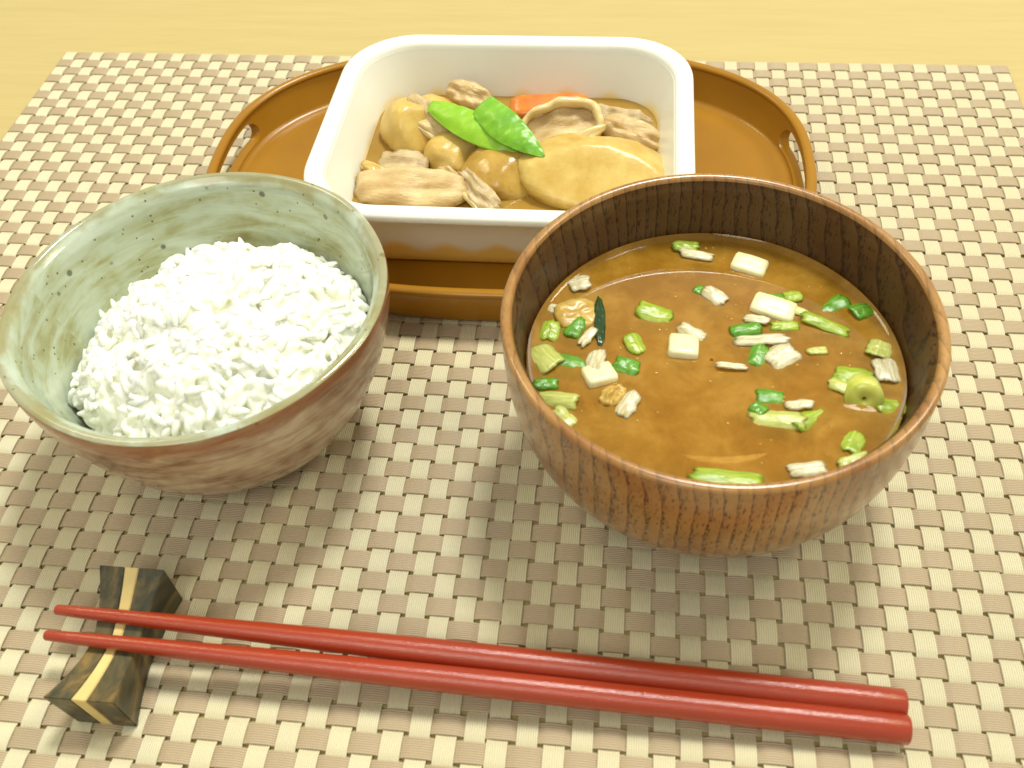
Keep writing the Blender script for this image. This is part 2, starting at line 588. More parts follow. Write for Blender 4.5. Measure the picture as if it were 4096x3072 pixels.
# only near the ends: two short prisms
bmx = bmesh.new()
for s in (-1, 1):
    rr = [[(s * abs(x) if i else s * 0.095, y, z) for x, y, z in ring] for i, ring in enumerate(cut_rings)]
    V, F = loft(rr, True, True, True)
    vs = [bmx.verts.new(v) for v in V]
    for f in F:
        bmx.faces.new([vs[i] for i in f])
bmesh.ops.recalc_face_normals(bmx, faces=bmx.faces)
cme = bpy.data.meshes.new('cutter')
bmx.to_mesh(cme)
bmx.free()
co = bpy.data.objects.new('cutter', cme)
COL.objects.link(co)
md = bo.modifiers.new('slots', 'BOOLEAN')
md.operation = 'DIFFERENCE'
md.object = co
md.solver = 'EXACT'
co.parent = tray
bpy.context.view_layer.update()
dg = bpy.context.evaluated_depsgraph_get()
newm = bpy.data.meshes.new_from_object(bo.evaluated_get(dg))
bo.modifiers.clear()
bo.data = newm
newm.name = 'tray_body'
newm.shade_smooth()
newm.set_sharp_from_angle(angle=R(40))
bpy.data.objects.remove(co)
# rolled rim
rings = []
N = 200
base = tr(0.0012, TH, 2.5)
for j in range(N):
    p = Vector(base[j])
    q = Vector(base[(j + 1) % N]) - Vector(base[j - 1])
    nrm = Vector((q.y, -q.x, 0)).normalized()
    rings.append([p + nrm * (0.0021 * math.cos(t)) + Vector((0, 0, 0.0014 * math.sin(t))) for t in [2 * math.pi * i / 10 for i in range(10)]])
rings.append(rings[0])
V, F = loft(rings)
link('rim', make_mesh('rim', V, F, M['tray']), tray)


# ------------------------------------------------------------------ white container
BX = empty('food_container', (0.0100, -0.0962, 0.0030))
tag(BX, 'white rounded rectangular plastic container of stew standing on the brown tray', 'container')


def rr_ring(A, B, rc, z, N=14):
    o = []
    for sx, sy, a0 in ((1, 1, 0), (-1, 1, 90), (-1, -1, 180), (1, -1, 270)):
        for k in range(N):
            t = R(a0 + 90 * k / (N - 1))
            o.append((sx * (A - rc) + rc * math.cos(t), sy * (B - rc) + rc * math.sin(t), z))
    return o


CA, CB, CR, CH = 0.0709, 0.0593, 0.0287, 0.0325


def bxr(d, z):
    return rr_ring(CA - d, CB - d, max(0.006, CR - d * 0.75), z)


secs = [bxr(0.030, 0.0), bxr(0.0150, 0.0), bxr(0.0128, 0.0006), bxr(0.0115, 0.0024), bxr(0.0105, 0.006), bxr(0.0085, 0.014), bxr(0.0062, 0.022), bxr(0.0046, 0.0272), bxr(0.0040, 0.0286)]
Vb, Fb = loft(secs, True, True, False)
inner = [bxr(0.0075, 0.0296), bxr(0.0085, 0.026), bxr(0.0105, 0.019), bxr(0.0128, 0.011), bxr(0.0145, 0.005), bxr(0.0165, 0.0028), bxr(0.020, 0.0022), bxr(0.04, 0.0022)]
Vi, Fi = loft(inner, True, False, True)
k = len(Vb)
nb = len(secs[0])
F = Fb + [tuple(i + k for i in f) for f in Fi]
for j in range(nb):
    a, b = (len(secs) - 1) * nb + j, (len(secs) - 1) * nb + (j + 1) % nb
    F.append((a, b, k + (j + 1) % nb, k + j))
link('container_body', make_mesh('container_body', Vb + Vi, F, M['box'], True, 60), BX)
lip = [bxr(0.0042, 0.0284), bxr(0.0010, 0.0286), bxr(0.0001, 0.0294), bxr(0.0, 0.0306), bxr(0.0004, 0.0318), bxr(0.0016, CH), bxr(0.0048, CH + 0.0002),
       bxr(0.0062, 0.0320), bxr(0.0070, 0.0310), bxr(0.0074, 0.0294), bxr(0.0060, 0.0288), bxr(0.0042, 0.0284)]
V, F = loft(lip)
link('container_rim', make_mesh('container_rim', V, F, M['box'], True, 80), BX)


# ------------------------------------------------------------------ food shapes
def blob(radii, seed, amp=0.12, ex=2.4, nu=40, nv=22, fscale=1.6, cuts=(), soft=0.07):
    """lumpy rounded solid; cuts = list of (normal, distance) planes that flatten it with a soft edge"""
    rings = []
    for i in range(nv + 1):
        ph = -math.pi / 2 + math.pi * i / nv
        ring = []
        for j in range(nu):
            th = 2 * math.pi * j / nu
            d = Vector((math.cos(ph) * math.cos(th), math.cos(ph) * math.sin(th), math.sin(ph)))
            k = (abs(d.x) ** ex + abs(d.y) ** ex + abs(d.z) ** ex) ** (-1 / ex)
            nz = noise.noise(d * fscale + Vector((seed * 3.1, seed, -seed))) * amp + noise.noise(d * fscale * 3 + Vector((seed, 0, seed))) * amp * 0.25
            p = d * k * (1 + nz)
            for nrm, dist in cuts:
                nn = Vector(nrm).normalized()
                ov = p.dot(nn) - dist
                if ov > 0:
                    p = p - nn * (ov * 0.9 if soft is None else ov * ov / (ov + soft))
            ring.append((p.x * radii[0], p.y * radii[1], p.z * radii[2]))
        rings.append(ring)
    return loft(rings, True, True, True)


def slab(a, b, t, seed, ex=2.5, rag=0.08, fold=0.0, fk=2.0, fdir=0.0, curl=0.0, nr=9, nt=44, wr=0.0):
    """thick leaf-like slice: a x b half sizes, thickness t, ragged outline, folds, optional curl about its length"""
    def h(x, y):
        s = x * math.cos(fdir) + y * math.sin(fdir)
        z = fold * math.sin(fk * s / max(a, b) * 3.14 + seed)
        z += wr * noise.noise((x / a * 2.2 + seed, y / b * 2.2, seed))
        return z
    rings = []
    rs = [0.02] + [(i / nr) ** 0.85 for i in range(1, nr + 1)]

    def pt(rad, th, side):
        c, s = math.cos(th), math.sin(th)
        k = (abs(c) ** ex + abs(s) ** ex) ** (-1 / ex)
        k *= 1 + rag * (noise.noise((c * 2.2 + seed, s * 2.2, 0.3)) + 0.5 * noise.noise((c * 6 + seed, s * 6, 1.3)))
        x, y = a * k * c * rad, b * k * s * rad
        tt = t / 2 * math.sqrt(max(0.0, 1 - rad ** 5)) * (1 + 0.3 * noise.noise((x / a * 4, y / b * 4, seed + side)))
        z = h(x, y) + side * tt
        if curl:
            rr = 1 / curl
            ang = y * curl
            y2 = (rr + z) * math.sin(ang)
            z2 = (rr + z) * math.cos(ang) - rr
            return (x, y2, z2)
        return (x, y, z)
    ths = [2 * math.pi * j / nt for j in range(nt)]
    for rad in rs:
        rings.append([pt(rad, th, 1) for th in ths])
    for rad in reversed(rs[:-1]):
        rings.append([pt(rad, th, -1) for th in ths])
    return loft(rings, True, True, True)


def thing(name, V, F, mat, loc, rot, label, cat, group=None, sharp=None):
    o = link(name, make_mesh(name, V, F, mat, True, sharp))
    o.location = loc
    o.rotation_euler = rot
    tag(o, label, cat, group)
    return o


def zc(x, y, z):
    """a place of the container close-up of the photograph at height z"""
    return at(1150 + x * 0.7685, 80 + y * 0.7685, z)


# broth in the container
lev = 0.0142
ring = [(x * 1.0, y, 0) for x, y, _ in rr_ring(CA - 0.0119, CB - 0.0119, 0.0198, 0)]
ring0 = [(x * 0.985, y * 0.985, -0.006) for x, y, _ in ring]
ringe = [(x * 0.97, y * 0.97, -0.0006) for x, y, _ in ring]
V, F = loft([ring0, ring, ringe, [(x * 0.5, y * 0.5, -0.0006) for x, y, _ in ring]], True, True, True)
thing('stew_broth', V, F, M['broth'], (0.0100, -0.0962, lev), (0, 0, 0), 'brown simmering broth pooled in the white container', 'broth')

# potatoes
PG = 'potato chunks in the stew'
for (x, y, z, rad, rot, seed, mt, cuts, lab) in [
    (700, 565, 0.016, (0.0165, 0.0150, 0.0125), (R(-10), R(10), R(25)), 1.0, 'potato', [((0.2, -0.9, 0.5), 0.66)], 'round potato chunk at the left back of the container, under the pork fold'),
    (1600, 812, 0.0162, (0.0292, 0.0190, 0.0122), (R(-8), R(2), R(-3)), 2.0, 'potato', [((0.02, -1.25, 1), 0.60)], 'largest potato slab with a flat glistening face, beside the wooden bowl rim'),
    (865, 715, 0.0138, (0.0115, 0.0105, 0.0085), (0, R(8), R(-20)), 3.0, 'potato', [((0.9, -0.1, 0.5), 0.72)], 'small dome of potato in the middle of the broth'),
    (1140, 825, 0.0118, (0.0180, 0.0150, 0.0120), (R(5), 0, R(10)), 4.0, 'potato_dark', [((0.5, -0.6, 0.7), 0.85)], 'broth-soaked potato lump in front of the snow pea tips'),
    (1080, 655, 0.0125, (0.0130, 0.0110, 0.0085), (0, 0, R(-15)), 5.0, 'potato_dark', [((0.2, 0.1, 1), 0.7)], 'dark soaked potato piece half hidden beneath the snow peas'),
]:
    V, F = blob(rad, seed, 0.12, 2.5, cuts=cuts)
    thing('potato_chunk', V, F, M[mt], zc(x, y, z), rot, lab, 'potato', PG)

# pork
KG = 'pork slices in the stew'


def pork(x, y, z, a, b, t, seed, rot, mt, lab, fat=None, **kw):
    V, F = slab(a, b, t, seed, **kw)
    o = thing('pork_slice', V, F, M[mt], zc(x, y, z), rot, lab, 'pork', KG)
    if fat == 'ring':
        rings = []
        for j in range(48):
            th = 2 * math.pi * j / 48
            w = 1 + 0.10 * noise.noise((2 * math.cos(th), 2 * math.sin(th), seed))
            cx, cy = a * 0.97 * w * math.cos(th), b * 0.97 * w * math.sin(th)
            cz = 0.0016 + 0.0012 * math.sin(th) + 0.0010 * noise.noise((3 * math.cos(th), 3 * math.sin(th), 9.0))
            rt = 0.0014 + 0.0007 * max(0, math.cos(th - 0.9)) + 0.0003 * noise.noise((5 * math.cos(th), 5 * math.sin(th), 4.0))
            rings.append([(cx + rt * math.cos(q) * math.cos(th), cy + rt * math.cos(q) * math.sin(th), cz + 1.25 * rt * math.sin(q)) for q in [6.2832 * i / 10 for i in range(10)]])
        rings.append(rings[0])
        V, F = loft(rings)
        link('fat_edge', make_mesh('fat_edge', V, F, M['fat']), o)
    elif fat:
        fx, fy, fz, fa, fb, ft, fr = fat
        V, F = slab(fa, fb, ft, seed + 5, ex=2.6, rag=0.10, wr=0.0006, nr=5, nt=30)
        c = link('fat_edge', make_mesh('fat_edge', V, F, M['fat']), o)
        c.location = (fx, fy, fz)
        c.rotation_euler = fr
    return o


pork(640, 880, 0.0165, 0.0225, 0.0092, 0.0062, 1.3, (R(24), R(-2), R(-3)), 'pork', 'thick crumbly pork slice along the front left wall of the container', None, rag=0.10, wr=0.0022, ex=3.0)
pork(600, 755, 0.0145, 0.0115, 0.0085, 0.0048, 2.2, (R(8), R(-6), R(-14)), 'pork_grey', 'greyish pork slice behind the thick front left slice', None, rag=0.12, wr=0.0022)
pork(735, 505, 0.0245, 0.0120, 0.0062, 0.0034, 3.7, (R(28), R(22), R(-28)), 'pork', 'folded pork strip with a pale fat edge lying on the left potato',
     (0.001, -0.0056, 0.0004, 0.0125, 0.0013, 0.0022, (0, 0, 0)), rag=0.08, wr=0.0016)
pork(945, 392, 0.0215, 0.0105, 0.0058, 0.0058, 4.4, (R(30), R(8), R(-24)), 'pork', 'tan pork piece standing up behind the snow peas', None, rag=0.10, wr=0.002)
pork(838, 815, 0.0185, 0.0060, 0.0034, 0.0036, 5.1, (R(20), R(10), R(-32)), 'pork', 'small oval scrap of pork between the front potato lumps', None, rag=0.10, wr=0.0015)
pork(985, 890, 0.0180, 0.0130, 0.0046, 0.0042, 6.3, (R(30), R(4), R(-52)), 'pork_grey', 'narrow ragged pork strip pointing at the container front wall',
     (-0.001, -0.0042, 0.0008, 0.0105, 0.0012, 0.0030, (R(20), 0, 0)), rag=0.22, wr=0.0022, fold=0.0006, fk=4)
pork(1425, 570, 0.0180, 0.0165, 0.0105, 0.0034, 7.2, (R(30), R(-10), R(14)), 'pork', 'curled pork slice with a pale fat rim behind the largest potato',
     'ring', rag=0.07, wr=0.0024, fold=-0.0010, fk=0.8, fdir=1.57)
pork(1790, 590, 0.0170, 0.0140, 0.0062, 0.0056, 8.5, (R(26), R(10), R(-18)), 'pork', 'upper right pork slice with a crumbly pale top, by the right wall', None, rag=0.10, wr=0.002, ex=3.0)
pork(1730, 510, 0.0140, 0.0135, 0.0052, 0.0038, 9.1, (R(16), R(4), R(-8)), 'pork_grey', 'wavy grey pork slice half sunk against the back wall', None, rag=0.14, wr=0.002, fold=0.0007, fk=3)

# fat ring round the curled slice (onion layer)
V, F = slab(0.0150, 0.0026, 0.0022, 3.3, ex=2.4, rag=0.05, wr=0.0007, nr=6, nt=36)
thing('onion_layer', V, F, M['fat'], zc(1480, 640, 0.0215), (R(42), R(-14), R(27)), 'pale onion layer leaning between curled pork and the largest potato', 'onion', 'onion pieces in the stew')
for x, y, a, b, rz, s, lab in [(450, 770, 0.0060, 0.0022, -28, 1.0, 'upper translucent onion sliver by the left container wall'),
                               (468, 812, 0.0056, 0.0013, -34, 2.0, 'thin pale onion sliver lying against the left pork slice'),
                               (420, 825, 0.0050, 0.0036, -10, 3.0, 'broad onion leaf pressed to the left container wall')]:
    V, F = slab(a, b, 0.0013, s, rag=0.07, wr=0.0008, nr=5, nt=30)
    thing('onion_sliver', V, F, M['onion'], zc(x, y, 0.0165), (R(14), R(6), R(rz)), lab, 'onion', 'onion pieces in the stew')

# carrot wedge
V, F = blob((0.0165, 0.0055, 0.0060), 4.0, 0.03, 7.0, 36, 18)
thing('carrot_stick', V, F, M['carrot'], zc(1365, 478, 0.0150), (R(18), R(-2), R(3)), 'bright orange carrot wedge against the back wall of the container', 'carrot')


def pod(p0, p1, width, thick, seed, sag, blunt, roll):
    p0, p1 = Vector(p0), Vector(p1)
    ax = (p1 - p0)
    L = ax.length
    ax.normalize()
    up = Vector((0, 0, 1))
    side = ax.cross(up).normalized()
    up = side.cross(ax).normalized()
    q = Matrix.Rotation(roll, 3, ax)
    side, up = q @ side, q @ up
    rings = []
    n = 46
    for i in range(n + 1):
        u = i / n
        w = width / 2 * (math.sin(math.pi * min(1, u * 0.92 + 0.04)) ** 0.55)
        if blunt:
            w = width / 2 * min(1.0, 0.80 + 0.5 * u) * (max(0.0, math.cos(math.pi / 2 * max(0, (u - 0.25) / 0.75)))) ** 0.7
            if u < 0.02:
                w *= 0.9
        w = max(w, 0.0004)
        c = p0 + ax * (u * L) + Vector((0, 0, sag * 4 * u * (1 - u))) + side * (0.10 * width * math.sin(math.pi * u))
        th = thick / 2 * (w / (width / 2)) ** 0.7
        ring = []
        for j in range(20):
            a = 2 * math.pi * j / 20
            x = math.cos(a)
            z = math.copysign(abs(math.sin(a)) ** 1.25, math.sin(a))
            bump = 0
            if z > 0:
                for kk in range(6):
                    uu = 0.16 + kk * 0.125 + 0.05 * noise.noise((kk * 3.3, seed, 0.0))
                    bump += (0.00035 + 0.0004 * noise.noise((kk * 5.1, 2.0, seed))) * math.exp(-((u - uu) / 0.042) ** 2 - ((x - 0.2) / 0.5) ** 2)
                bump += 0.00055 * noise.noise((u * 15, x * 2.6, seed)) + 0.0003 * noise.noise((u * 34, x * 6, seed))
            rim = 0.0005 * max(0, abs(x) - 0.86) / 0.14
            ring.append(c + side * (x * w) + up * (z * th + (bump + rim) * (1 if z >= 0 else 0)))
        rings.append(ring)
    return loft(rings, True, True, True)


V, F = pod(zc(742, 445, 0.0285), zc(1250, 690, 0.0235), 0.0128, 0.0038, 1.0, 0.0012, False, R(24))
thing('snow_pea', V, F, M['pea'], (0, 0, 0), (0, 0, 0), 'whole light green snow pea pod with rounded tip, the lower left of two', 'snow pea', 'snow peas on the stew')
V, F = pod(zc(1010, 448, 0.0315), zc(1338, 712, 0.0262), 0.0138, 0.0040, 2.0, 0.0012, True, R(24))
o = thing('snow_pea', V, F, M['pea_dark'], (0, 0, 0), (0, 0, 0), 'darker snow pea pod with a cut blunt end, resting across the paler pod', 'snow pea', 'snow peas on the stew')

# ------------------------------------------------------------------ rice bowl
RB = empty('rice_bowl', (-0.0653, -0.2191, 0.0))
tag(RB, 'glazed stoneware rice bowl, celadon inside and brown outside, on the placemat', 'bowl')
RH, RR, RK, Rb = 0.0594, 0.0556, 1.6234, 0.0241


def sup(H, Rr, rb, z0, k, n=22):
    out = []
    for i in range(n + 1):
        t = math.pi / 2 * i / n
        out.append((rb + (Rr - rb) * math.sin(t) ** (2 / k), H - (H - z0) * math.cos(t) ** (2 / k)))
    return out


prof = [(0.0005, 0.0022), (0.017, 0.0022), (0.0195, 0.0), (0.0232, 0.0), (0.0243, 0.0012)]
outer = sup(RH - 0.0012, RR, Rb, 0.0016, RK)
prof += outer + [(RR - 0.0002, RH - 0.0005)]
V, F = lathe(prof, 120, 0.0007, 4.0)
link('bowl_wall', make_mesh('bowl_wall', V, F, M['brownglaze']), RB)
inn = [(RR - 0.0002, RH - 0.0005), (RR - 0.0012, RH + 0.0002), (RR - 0.0024, RH - 0.0004), (RR - 0.0034, RH - 0.0018)]
inn += [(max(0.0006, r - 0.0040), z + 0.0040) for r, z in reversed(outer) if z < RH - 0.006] + [(0.0006, 0.0062)]
V, F = lathe(inn, 120, 0.0007, 4.0)
link('bowl_lining', make_mesh('bowl_lining', V, F, M['celadon']), RB)

# rice
RICE = empty('rice_mound', (-0.0653, -0.2191, 0.012))
tag(RICE, 'heap of sticky white cooked rice filling the stoneware bowl', 'rice')


def inner_r(z):
    best = 0.02
    for r, zz in outer:
        if zz + 0.004 <= z:
            best = r - 0.004
    return best


def rice_h(x, y):
    """height of the rice surface over the bowl's centre"""
    d = math.hypot((x - 0.003) / 0.043, (y + 0.002) / 0.040)
    z = 0.0585 - 0.0195 * d ** 2.3
    z += 0.0045 * (x / 0.04) - 0.001 * (y / 0.04)
    z += 0.0046 * noise.noise((x * 62, y * 62, 2.0)) + 0.0026 * noise.noise((x * 150, y * 150, 5.0))
    return z


# core under the grains
rings = []
for i in range(13):
    ring = []
    for j in range(48):
        a = 2 * math.pi * j / 48
        rad = 0.0405 * i / 12
        x, y = 0.002 + rad * math.cos(a), -0.002 + rad * math.sin(a)
        rad_ok = math.hypot(x, y)
        z = rice_h(x, y) - 0.0013
        lim = inner_r(z) - 0.001
        if rad_ok > lim:
            x, y = x * lim / rad_ok, y * lim / rad_ok
        ring.append((x, y, z - 0.012))
    rings.append(ring)
rings.append([(p[0] * 0.75, p[1] * 0.75, p[2] - 0.012) for p in rings[-1]])
V, F = loft(rings, True, True, True)
core = link('rice_core', make_mesh('rice_core', V, F, M['rice']), RICE)


def grain_vf(L, W, bend, nu=8, nv=7):
    rings = []
    for i in range(nv + 1):
        u = i / nv
        s = math.sin(math.pi * (0.06 + 0.88 * u)) ** 0.62
        x = L * (u - 0.5)
        ring = []
        for j in range(nu):
            a = 2 * math.pi * j / nu
            ring.append((x, W / 2 * s * math.cos(a), W / 2 * 0.88 * s * math.sin(a) + bend * (1 - (2 * u - 1) ** 2)))
        rings.append(ring)
    return loft(rings, True, True, True)


grain_meshes = []
for k in range(9):
    V, F = grain_vf(0.0056 + 0.00040 * k, 0.0023 + 0.00011 * (k % 4), 0.0004 * (k % 4))
    grain_meshes.append(make_mesh('rice_grain', V, F, M['rice']))
grains = []
tries = 0
while len(grains) < 2200 and tries < 40000:
    tries += 1
    rad = 0.0475 * math.sqrt(rng.random())
    a = rng.uniform(0, 2 * math.pi)
    x, y = rad * math.cos(a) + 0.001, rad * math.sin(a) - 0.001
    z = rice_h(x, y) + rng.uniform(-0.0026, 0.0012)
    if math.hypot(x, y) > inner_r(z) - 0.0012 or z < 0.022:
        continue
    e = 0.0012
    nx = -(rice_h(x + e, y) - rice_h(x - e, y)) / (2 * e)
    ny = -(rice_h(x, y + e) - rice_h(x, y - e)) / (2 * e)
    nrm = Vector((nx, ny, 1)).normalized()
    nrm = (nrm + Vector((rng.gauss(0, 0.45), rng.gauss(0, 0.45), rng.gauss(0, 0.2)))).normalized()
    q = nrm.to_track_quat('Z', 'X') @ Euler((rng.uniform(-0.5, 0.5), 0, rng.uniform(0, 6.283))).to_quaternion()
    grains.append((z - rice_h(x, y), Vector((x, y, z - 0.012)), q, rng.randrange(9)))
grains.sort(key=lambda g: -g[0])
for d, p, q, k in grains[:300]:
    o = link('rice_grain', grain_meshes[k], RICE)
    o.location = p
    o.rotation_euler = q.to_euler()
V, F = [], []
for d, p, q, k in grains[100:]:
    me = grain_meshes[k]
    o0 = len(V)
    V += [q @ v.co + p for v in me.vertices]
    F += [tuple(i + o0 for i in f.vertices) for f in me.polygons]
o0 = len(V)
V += [tuple(v.co) for v in core.data.vertices]
F += [tuple(i + o0 for i in f.vertices) for f in core.data.polygons]
bpy.data.objects.remove(core)
# cooked grains stick: fuse the mass into one sticky surface
o = link('rice_grains', make_mesh('rice_grains', V, F, M['rice']), RICE)
md = o.modifiers.new('fuse', 'REMESH')
md.mode = 'VOXEL'
md.voxel_size = 0.00038
md.use_smooth_shade = True
md = o.modifiers.new('soft', 'SMOOTH')
md.factor = 0.5
md.iterations = 4
bpy.context.view_layer.update()
me = bpy.data.meshes.new_from_object(o.evaluated_get(bpy.context.evaluated_depsgraph_get()))
o.modifiers.clear()
o.data = me
me.name = 'rice_grains'
me.shade_smooth()
o['kind'] = 'stuff'

# ------------------------------------------------------------------ miso bowl
MB = empty('soup_bowl', (0.08305, -0.22336, 0.0))
tag(MB, 'round brown wooden soup bowl with dark grain lines, right of the rice bowl', 'bowl')
MH, MR, MK, Mb, MZ = 0.0649, 0.0583, 2.6659, 0.0286, 0.0128
outer_m = sup(MH - 0.0008, MR, Mb, MZ, MK)
prof = [(0.0005, 0.0030), (0.0225, 0.0030), (0.0240, 0.0), (0.0262, 0.0), (0.0272, 0.0010), (0.0276, 0.0110)] + outer_m
V, F = lathe(prof, 144)
link('bowl_wall', make_mesh('bowl_wall', V, F, M['bowlwood'], True, 60), MB)
V, F = lathe([outer_m[-1], (MR - 0.0003, MH - 0.0002), (MR - 0.0010, MH + 0.0002), (MR - 0.0022, MH + 0.0002), (MR - 0.0027, MH - 0.0003), (MR - 0.0030, MH - 0.0010)], 144)
link('bowl_rim', make_mesh('bowl_rim', V, F, M['bowlwood_rim']), MB)
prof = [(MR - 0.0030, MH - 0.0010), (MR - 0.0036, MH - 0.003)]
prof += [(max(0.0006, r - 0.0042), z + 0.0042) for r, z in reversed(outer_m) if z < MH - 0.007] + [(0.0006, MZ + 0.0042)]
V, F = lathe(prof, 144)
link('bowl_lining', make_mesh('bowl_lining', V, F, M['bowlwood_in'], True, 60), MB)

# soup
SZ = 0.0447


def miso_in(z):
    best = 0.03
    for r, zz in outer_m:
        if zz + 0.0042 <= z:
            best = r - 0.0042
    return best


SR = 0.0517
soup = empty('miso_soup', (0.08305, -0.22336, 0.0))
tag(soup, 'cloudy orange brown miso soup filling the wooden bowl', 'soup')
DEEP = 0.0032
bp = [(0.034, SZ - 0.022), (0.0480, SZ - DEEP - 0.004), (miso_in(SZ - DEEP) + 0.0004, SZ - DEEP), (0.03, SZ - DEEP), (0.0005, SZ - DEEP)]
V, F = lathe(bp, 96)
link('cloudy_broth', make_mesh('cloudy_broth', V, F, M['soup']), soup)
sp = [(0.0005, SZ), (0.03, SZ), (SR - 0.003, SZ), (SR - 0.0016, SZ + 0.00015), (SR - 0.0006, SZ + 0.0006), (SR + 0.0003, SZ + 0.0014)]
V, F = lathe(sp, 120)
link('broth_surface', make_mesh('broth_surface', V, F, M['soup_top']), soup)


def zs(x, y, z=SZ):
    """a place of the soup close-up of the photograph on the soup's surface"""
    return at(1900 + x * 1.0246, 600 + y * 1.0246, z)


S2M = 1.0246 / 11000.0     # metres per close-up pixel at the bowl
SG = 'chopped scallion pieces floating in the miso soup'
# x, y, length, width, turn, kind, curl in degrees, tilt, label
PIECES = [
    (822, 378, 95, 48, -6, 'lime', 60, 6, 'lime scallion piece touching the far inner wall of the soup bowl'),
    (862, 414, 125, 40, 12, 'white', 50, 4, 'frayed white scallion strip just in front of the farthest lime piece'),
    (405, 525, 78, 70, -18, 'white', 40, 8, 'beige ribbed scallion square at the upper left edge of the soup'),
    (876, 547, 40, 40, 30, 'green', 60, 6, 'tiny green scallion bit joined to the white triangular one'),
    (935, 574, 85, 55, 42, 'white', 70, 10, 'white triangular scallion bit between the back and middle tofu cubes'),
    (1160, 580, 90, 34, -4, 'green', 60, 6, 'flat green scallion sliver behind the cracked tofu block'),
    (1240, 576, 62, 46, -12, 'lime', 70, 6, 'lime scallion chip right behind the cracked tofu block'),
    (1100, 668, 85, 32, 10, 'white', 50, 4, 'white scallion flake under the left corner of the cracked tofu block'),
    (1385, 602, 125, 100, -35, 'green', 120, 10, 'biggest rounded green scallion piece near the right soup edge'),
    (1512, 628, 85, 66, -25, 'green', 80, 8, 'green scallion piece against the upper right bowl wall'),
    (702, 642, 122, 76, 16, 'lime', 80, 7, 'ribbed lime scallion rectangle alone left of the back tofu'),
    (382, 692, 92, 76, -70, 'green', 130, 12, 'bright green scallion fold on the fried tofu piece'),
    (292, 710, 84, 66, -80, 'lime', 90, 8, 'lime scallion square at the left bowl wall above the big leaf'),
    (306, 622, 44, 36, 25, 'white', 40, 6, 'small white scallion chip high on the left bowl wall'),
    (626, 760, 84, 62, 62, 'lime', 90, 10, 'vivid lime scallion diamond right of the dark seaweed'),
    (850, 712, 95, 62, 28, 'white', 160, 8, 'pale curled scallion arc behind the middle tofu cube'),
    (1052, 707, 100, 52, -14, 'green', 90, 8, 'green scallion leaf left of the long white strip'),
    (1116, 746, 165, 46, -4, 'white', 60, 5, 'long white scallion strip in front of the cracked tofu block'),
    (1210, 688, 95, 40, -8, 'lime', 60, 3, 'lime scallion sliver showing beneath the cracked tofu block'),
    (1235, 625, 140, 34, 22, 'pale', 60, 5, 'pale yellow scallion strip lying against the cracked tofu block'),
    (1372, 682, 165, 56, 24, 'lime', 100, 8, 'long lime scallion tongue pointing at the right bowl wall'),
    (1106, 806, 90, 86, -70, 'green', 150, 12, 'dark green scallion curl below the long white strip'),
    (1196, 808, 105, 92, -40, 'white', 70, 6, 'wavy translucent white scallion next to the dark green curl'),
    (1335, 786, 68, 30, -10, 'pale', 60, 5, 'small pale scallion crumb at mid right of the soup'),
    (1000, 851, 100, 22, 2, 'white', 40, 3, 'thin white scallion thread in the very middle of the soup'),
    (592, 846, 82, 66, 18, 'green', 90, 7, 'green scallion chip left of the middle tofu cube'),
    (438, 735, 90, 34, -62, 'white', 60, 6, 'narrow white scallion stick on the left side of the seaweed'),
    (276, 810, 120, 90, 50, 'pale', 70, 6, 'large yellowish scallion leaf along the left bowl wall'),
    (372, 832, 120, 90, 8, 'green', 120, 10, 'crumpled green scallion at the lower end of the seaweed'),
    (470, 826, 104, 58, -82, 'white', 60, 8, 'upright white scallion slip above the left tofu cube'),
    (276, 916, 82, 44, -10, 'green', 80, 6, 'dark green scallion chip at the left wall below the yellowish leaf'),
    (316, 976, 140, 66, 8, 'pale', 120, 10, 'shiny pale lime scallion strip at the lower left wall'),
    (594, 996, 104, 56, -62, 'white', 90, 9, 'white scallion slip with a green tip at lower left centre'),
    (346, 1042, 92, 66, 42, 'pale', 90, 8, 'lowest scallion piece tucked into the lower left bowl wall'),
    (1580, 782, 84, 76, -70, 'pale', 60, 6, 'pale yellow scallion square by the right wall, above the white one'),
    (1612, 866, 96, 80, 84, 'white', 60, 8, 'clear white ribbed scallion piece on the right bowl wall'),
    (1472, 886, 112, 76, 14, 'lime', 70, 5, 'flat olive lime scallion piece behind the yellow ring'),
    (1426, 928, 76, 44, 24, 'pale', 60, 5, 'pale scallion shred left of the yellow ring'),
    (1622, 986, 92, 88, -6, 'lime', 100, 9, 'lime scallion block wedged at the right soup edge'),
    (1154, 962, 84, 62, 4, 'green', 80, 3, 'dull green scallion pair sunk behind the bright lime twins'),
    (1106, 1016, 50, 46, 40, 'green', 90, 8, 'tiny ragged green scallion crumb left of the bright lime twins'),
    (1265, 1000, 84, 34, -6, 'white', 50, 4, 'small white scallion shred behind the bright lime twins'),
    (1178, 1052, 160, 72, 4, 'pale', 110, 10, 'left of two bright lime twins, with a glossy white edge'),
    (1316, 1042, 150, 62, -42, 'lime', 110, 10, 'right of two bright lime twins, slanting up'),
    (1476, 1142, 86, 62, -66, 'lime', 60, 3, 'sunken lime scallion chip at the lower right'),
    (1474, 1216, 100, 34, -24, 'pale', 60, 5, 'pale scallion strip against the front right bowl rim'),
    (1292, 1252, 112, 46, -10, 'white', 60, 5, 'white scallion shred near the front rim, right of centre'),
    (985, 1284, 205, 62, 4, 'lime', 70, 6, 'broad lime scallion leaf along the front rim of the soup bowl'),
]
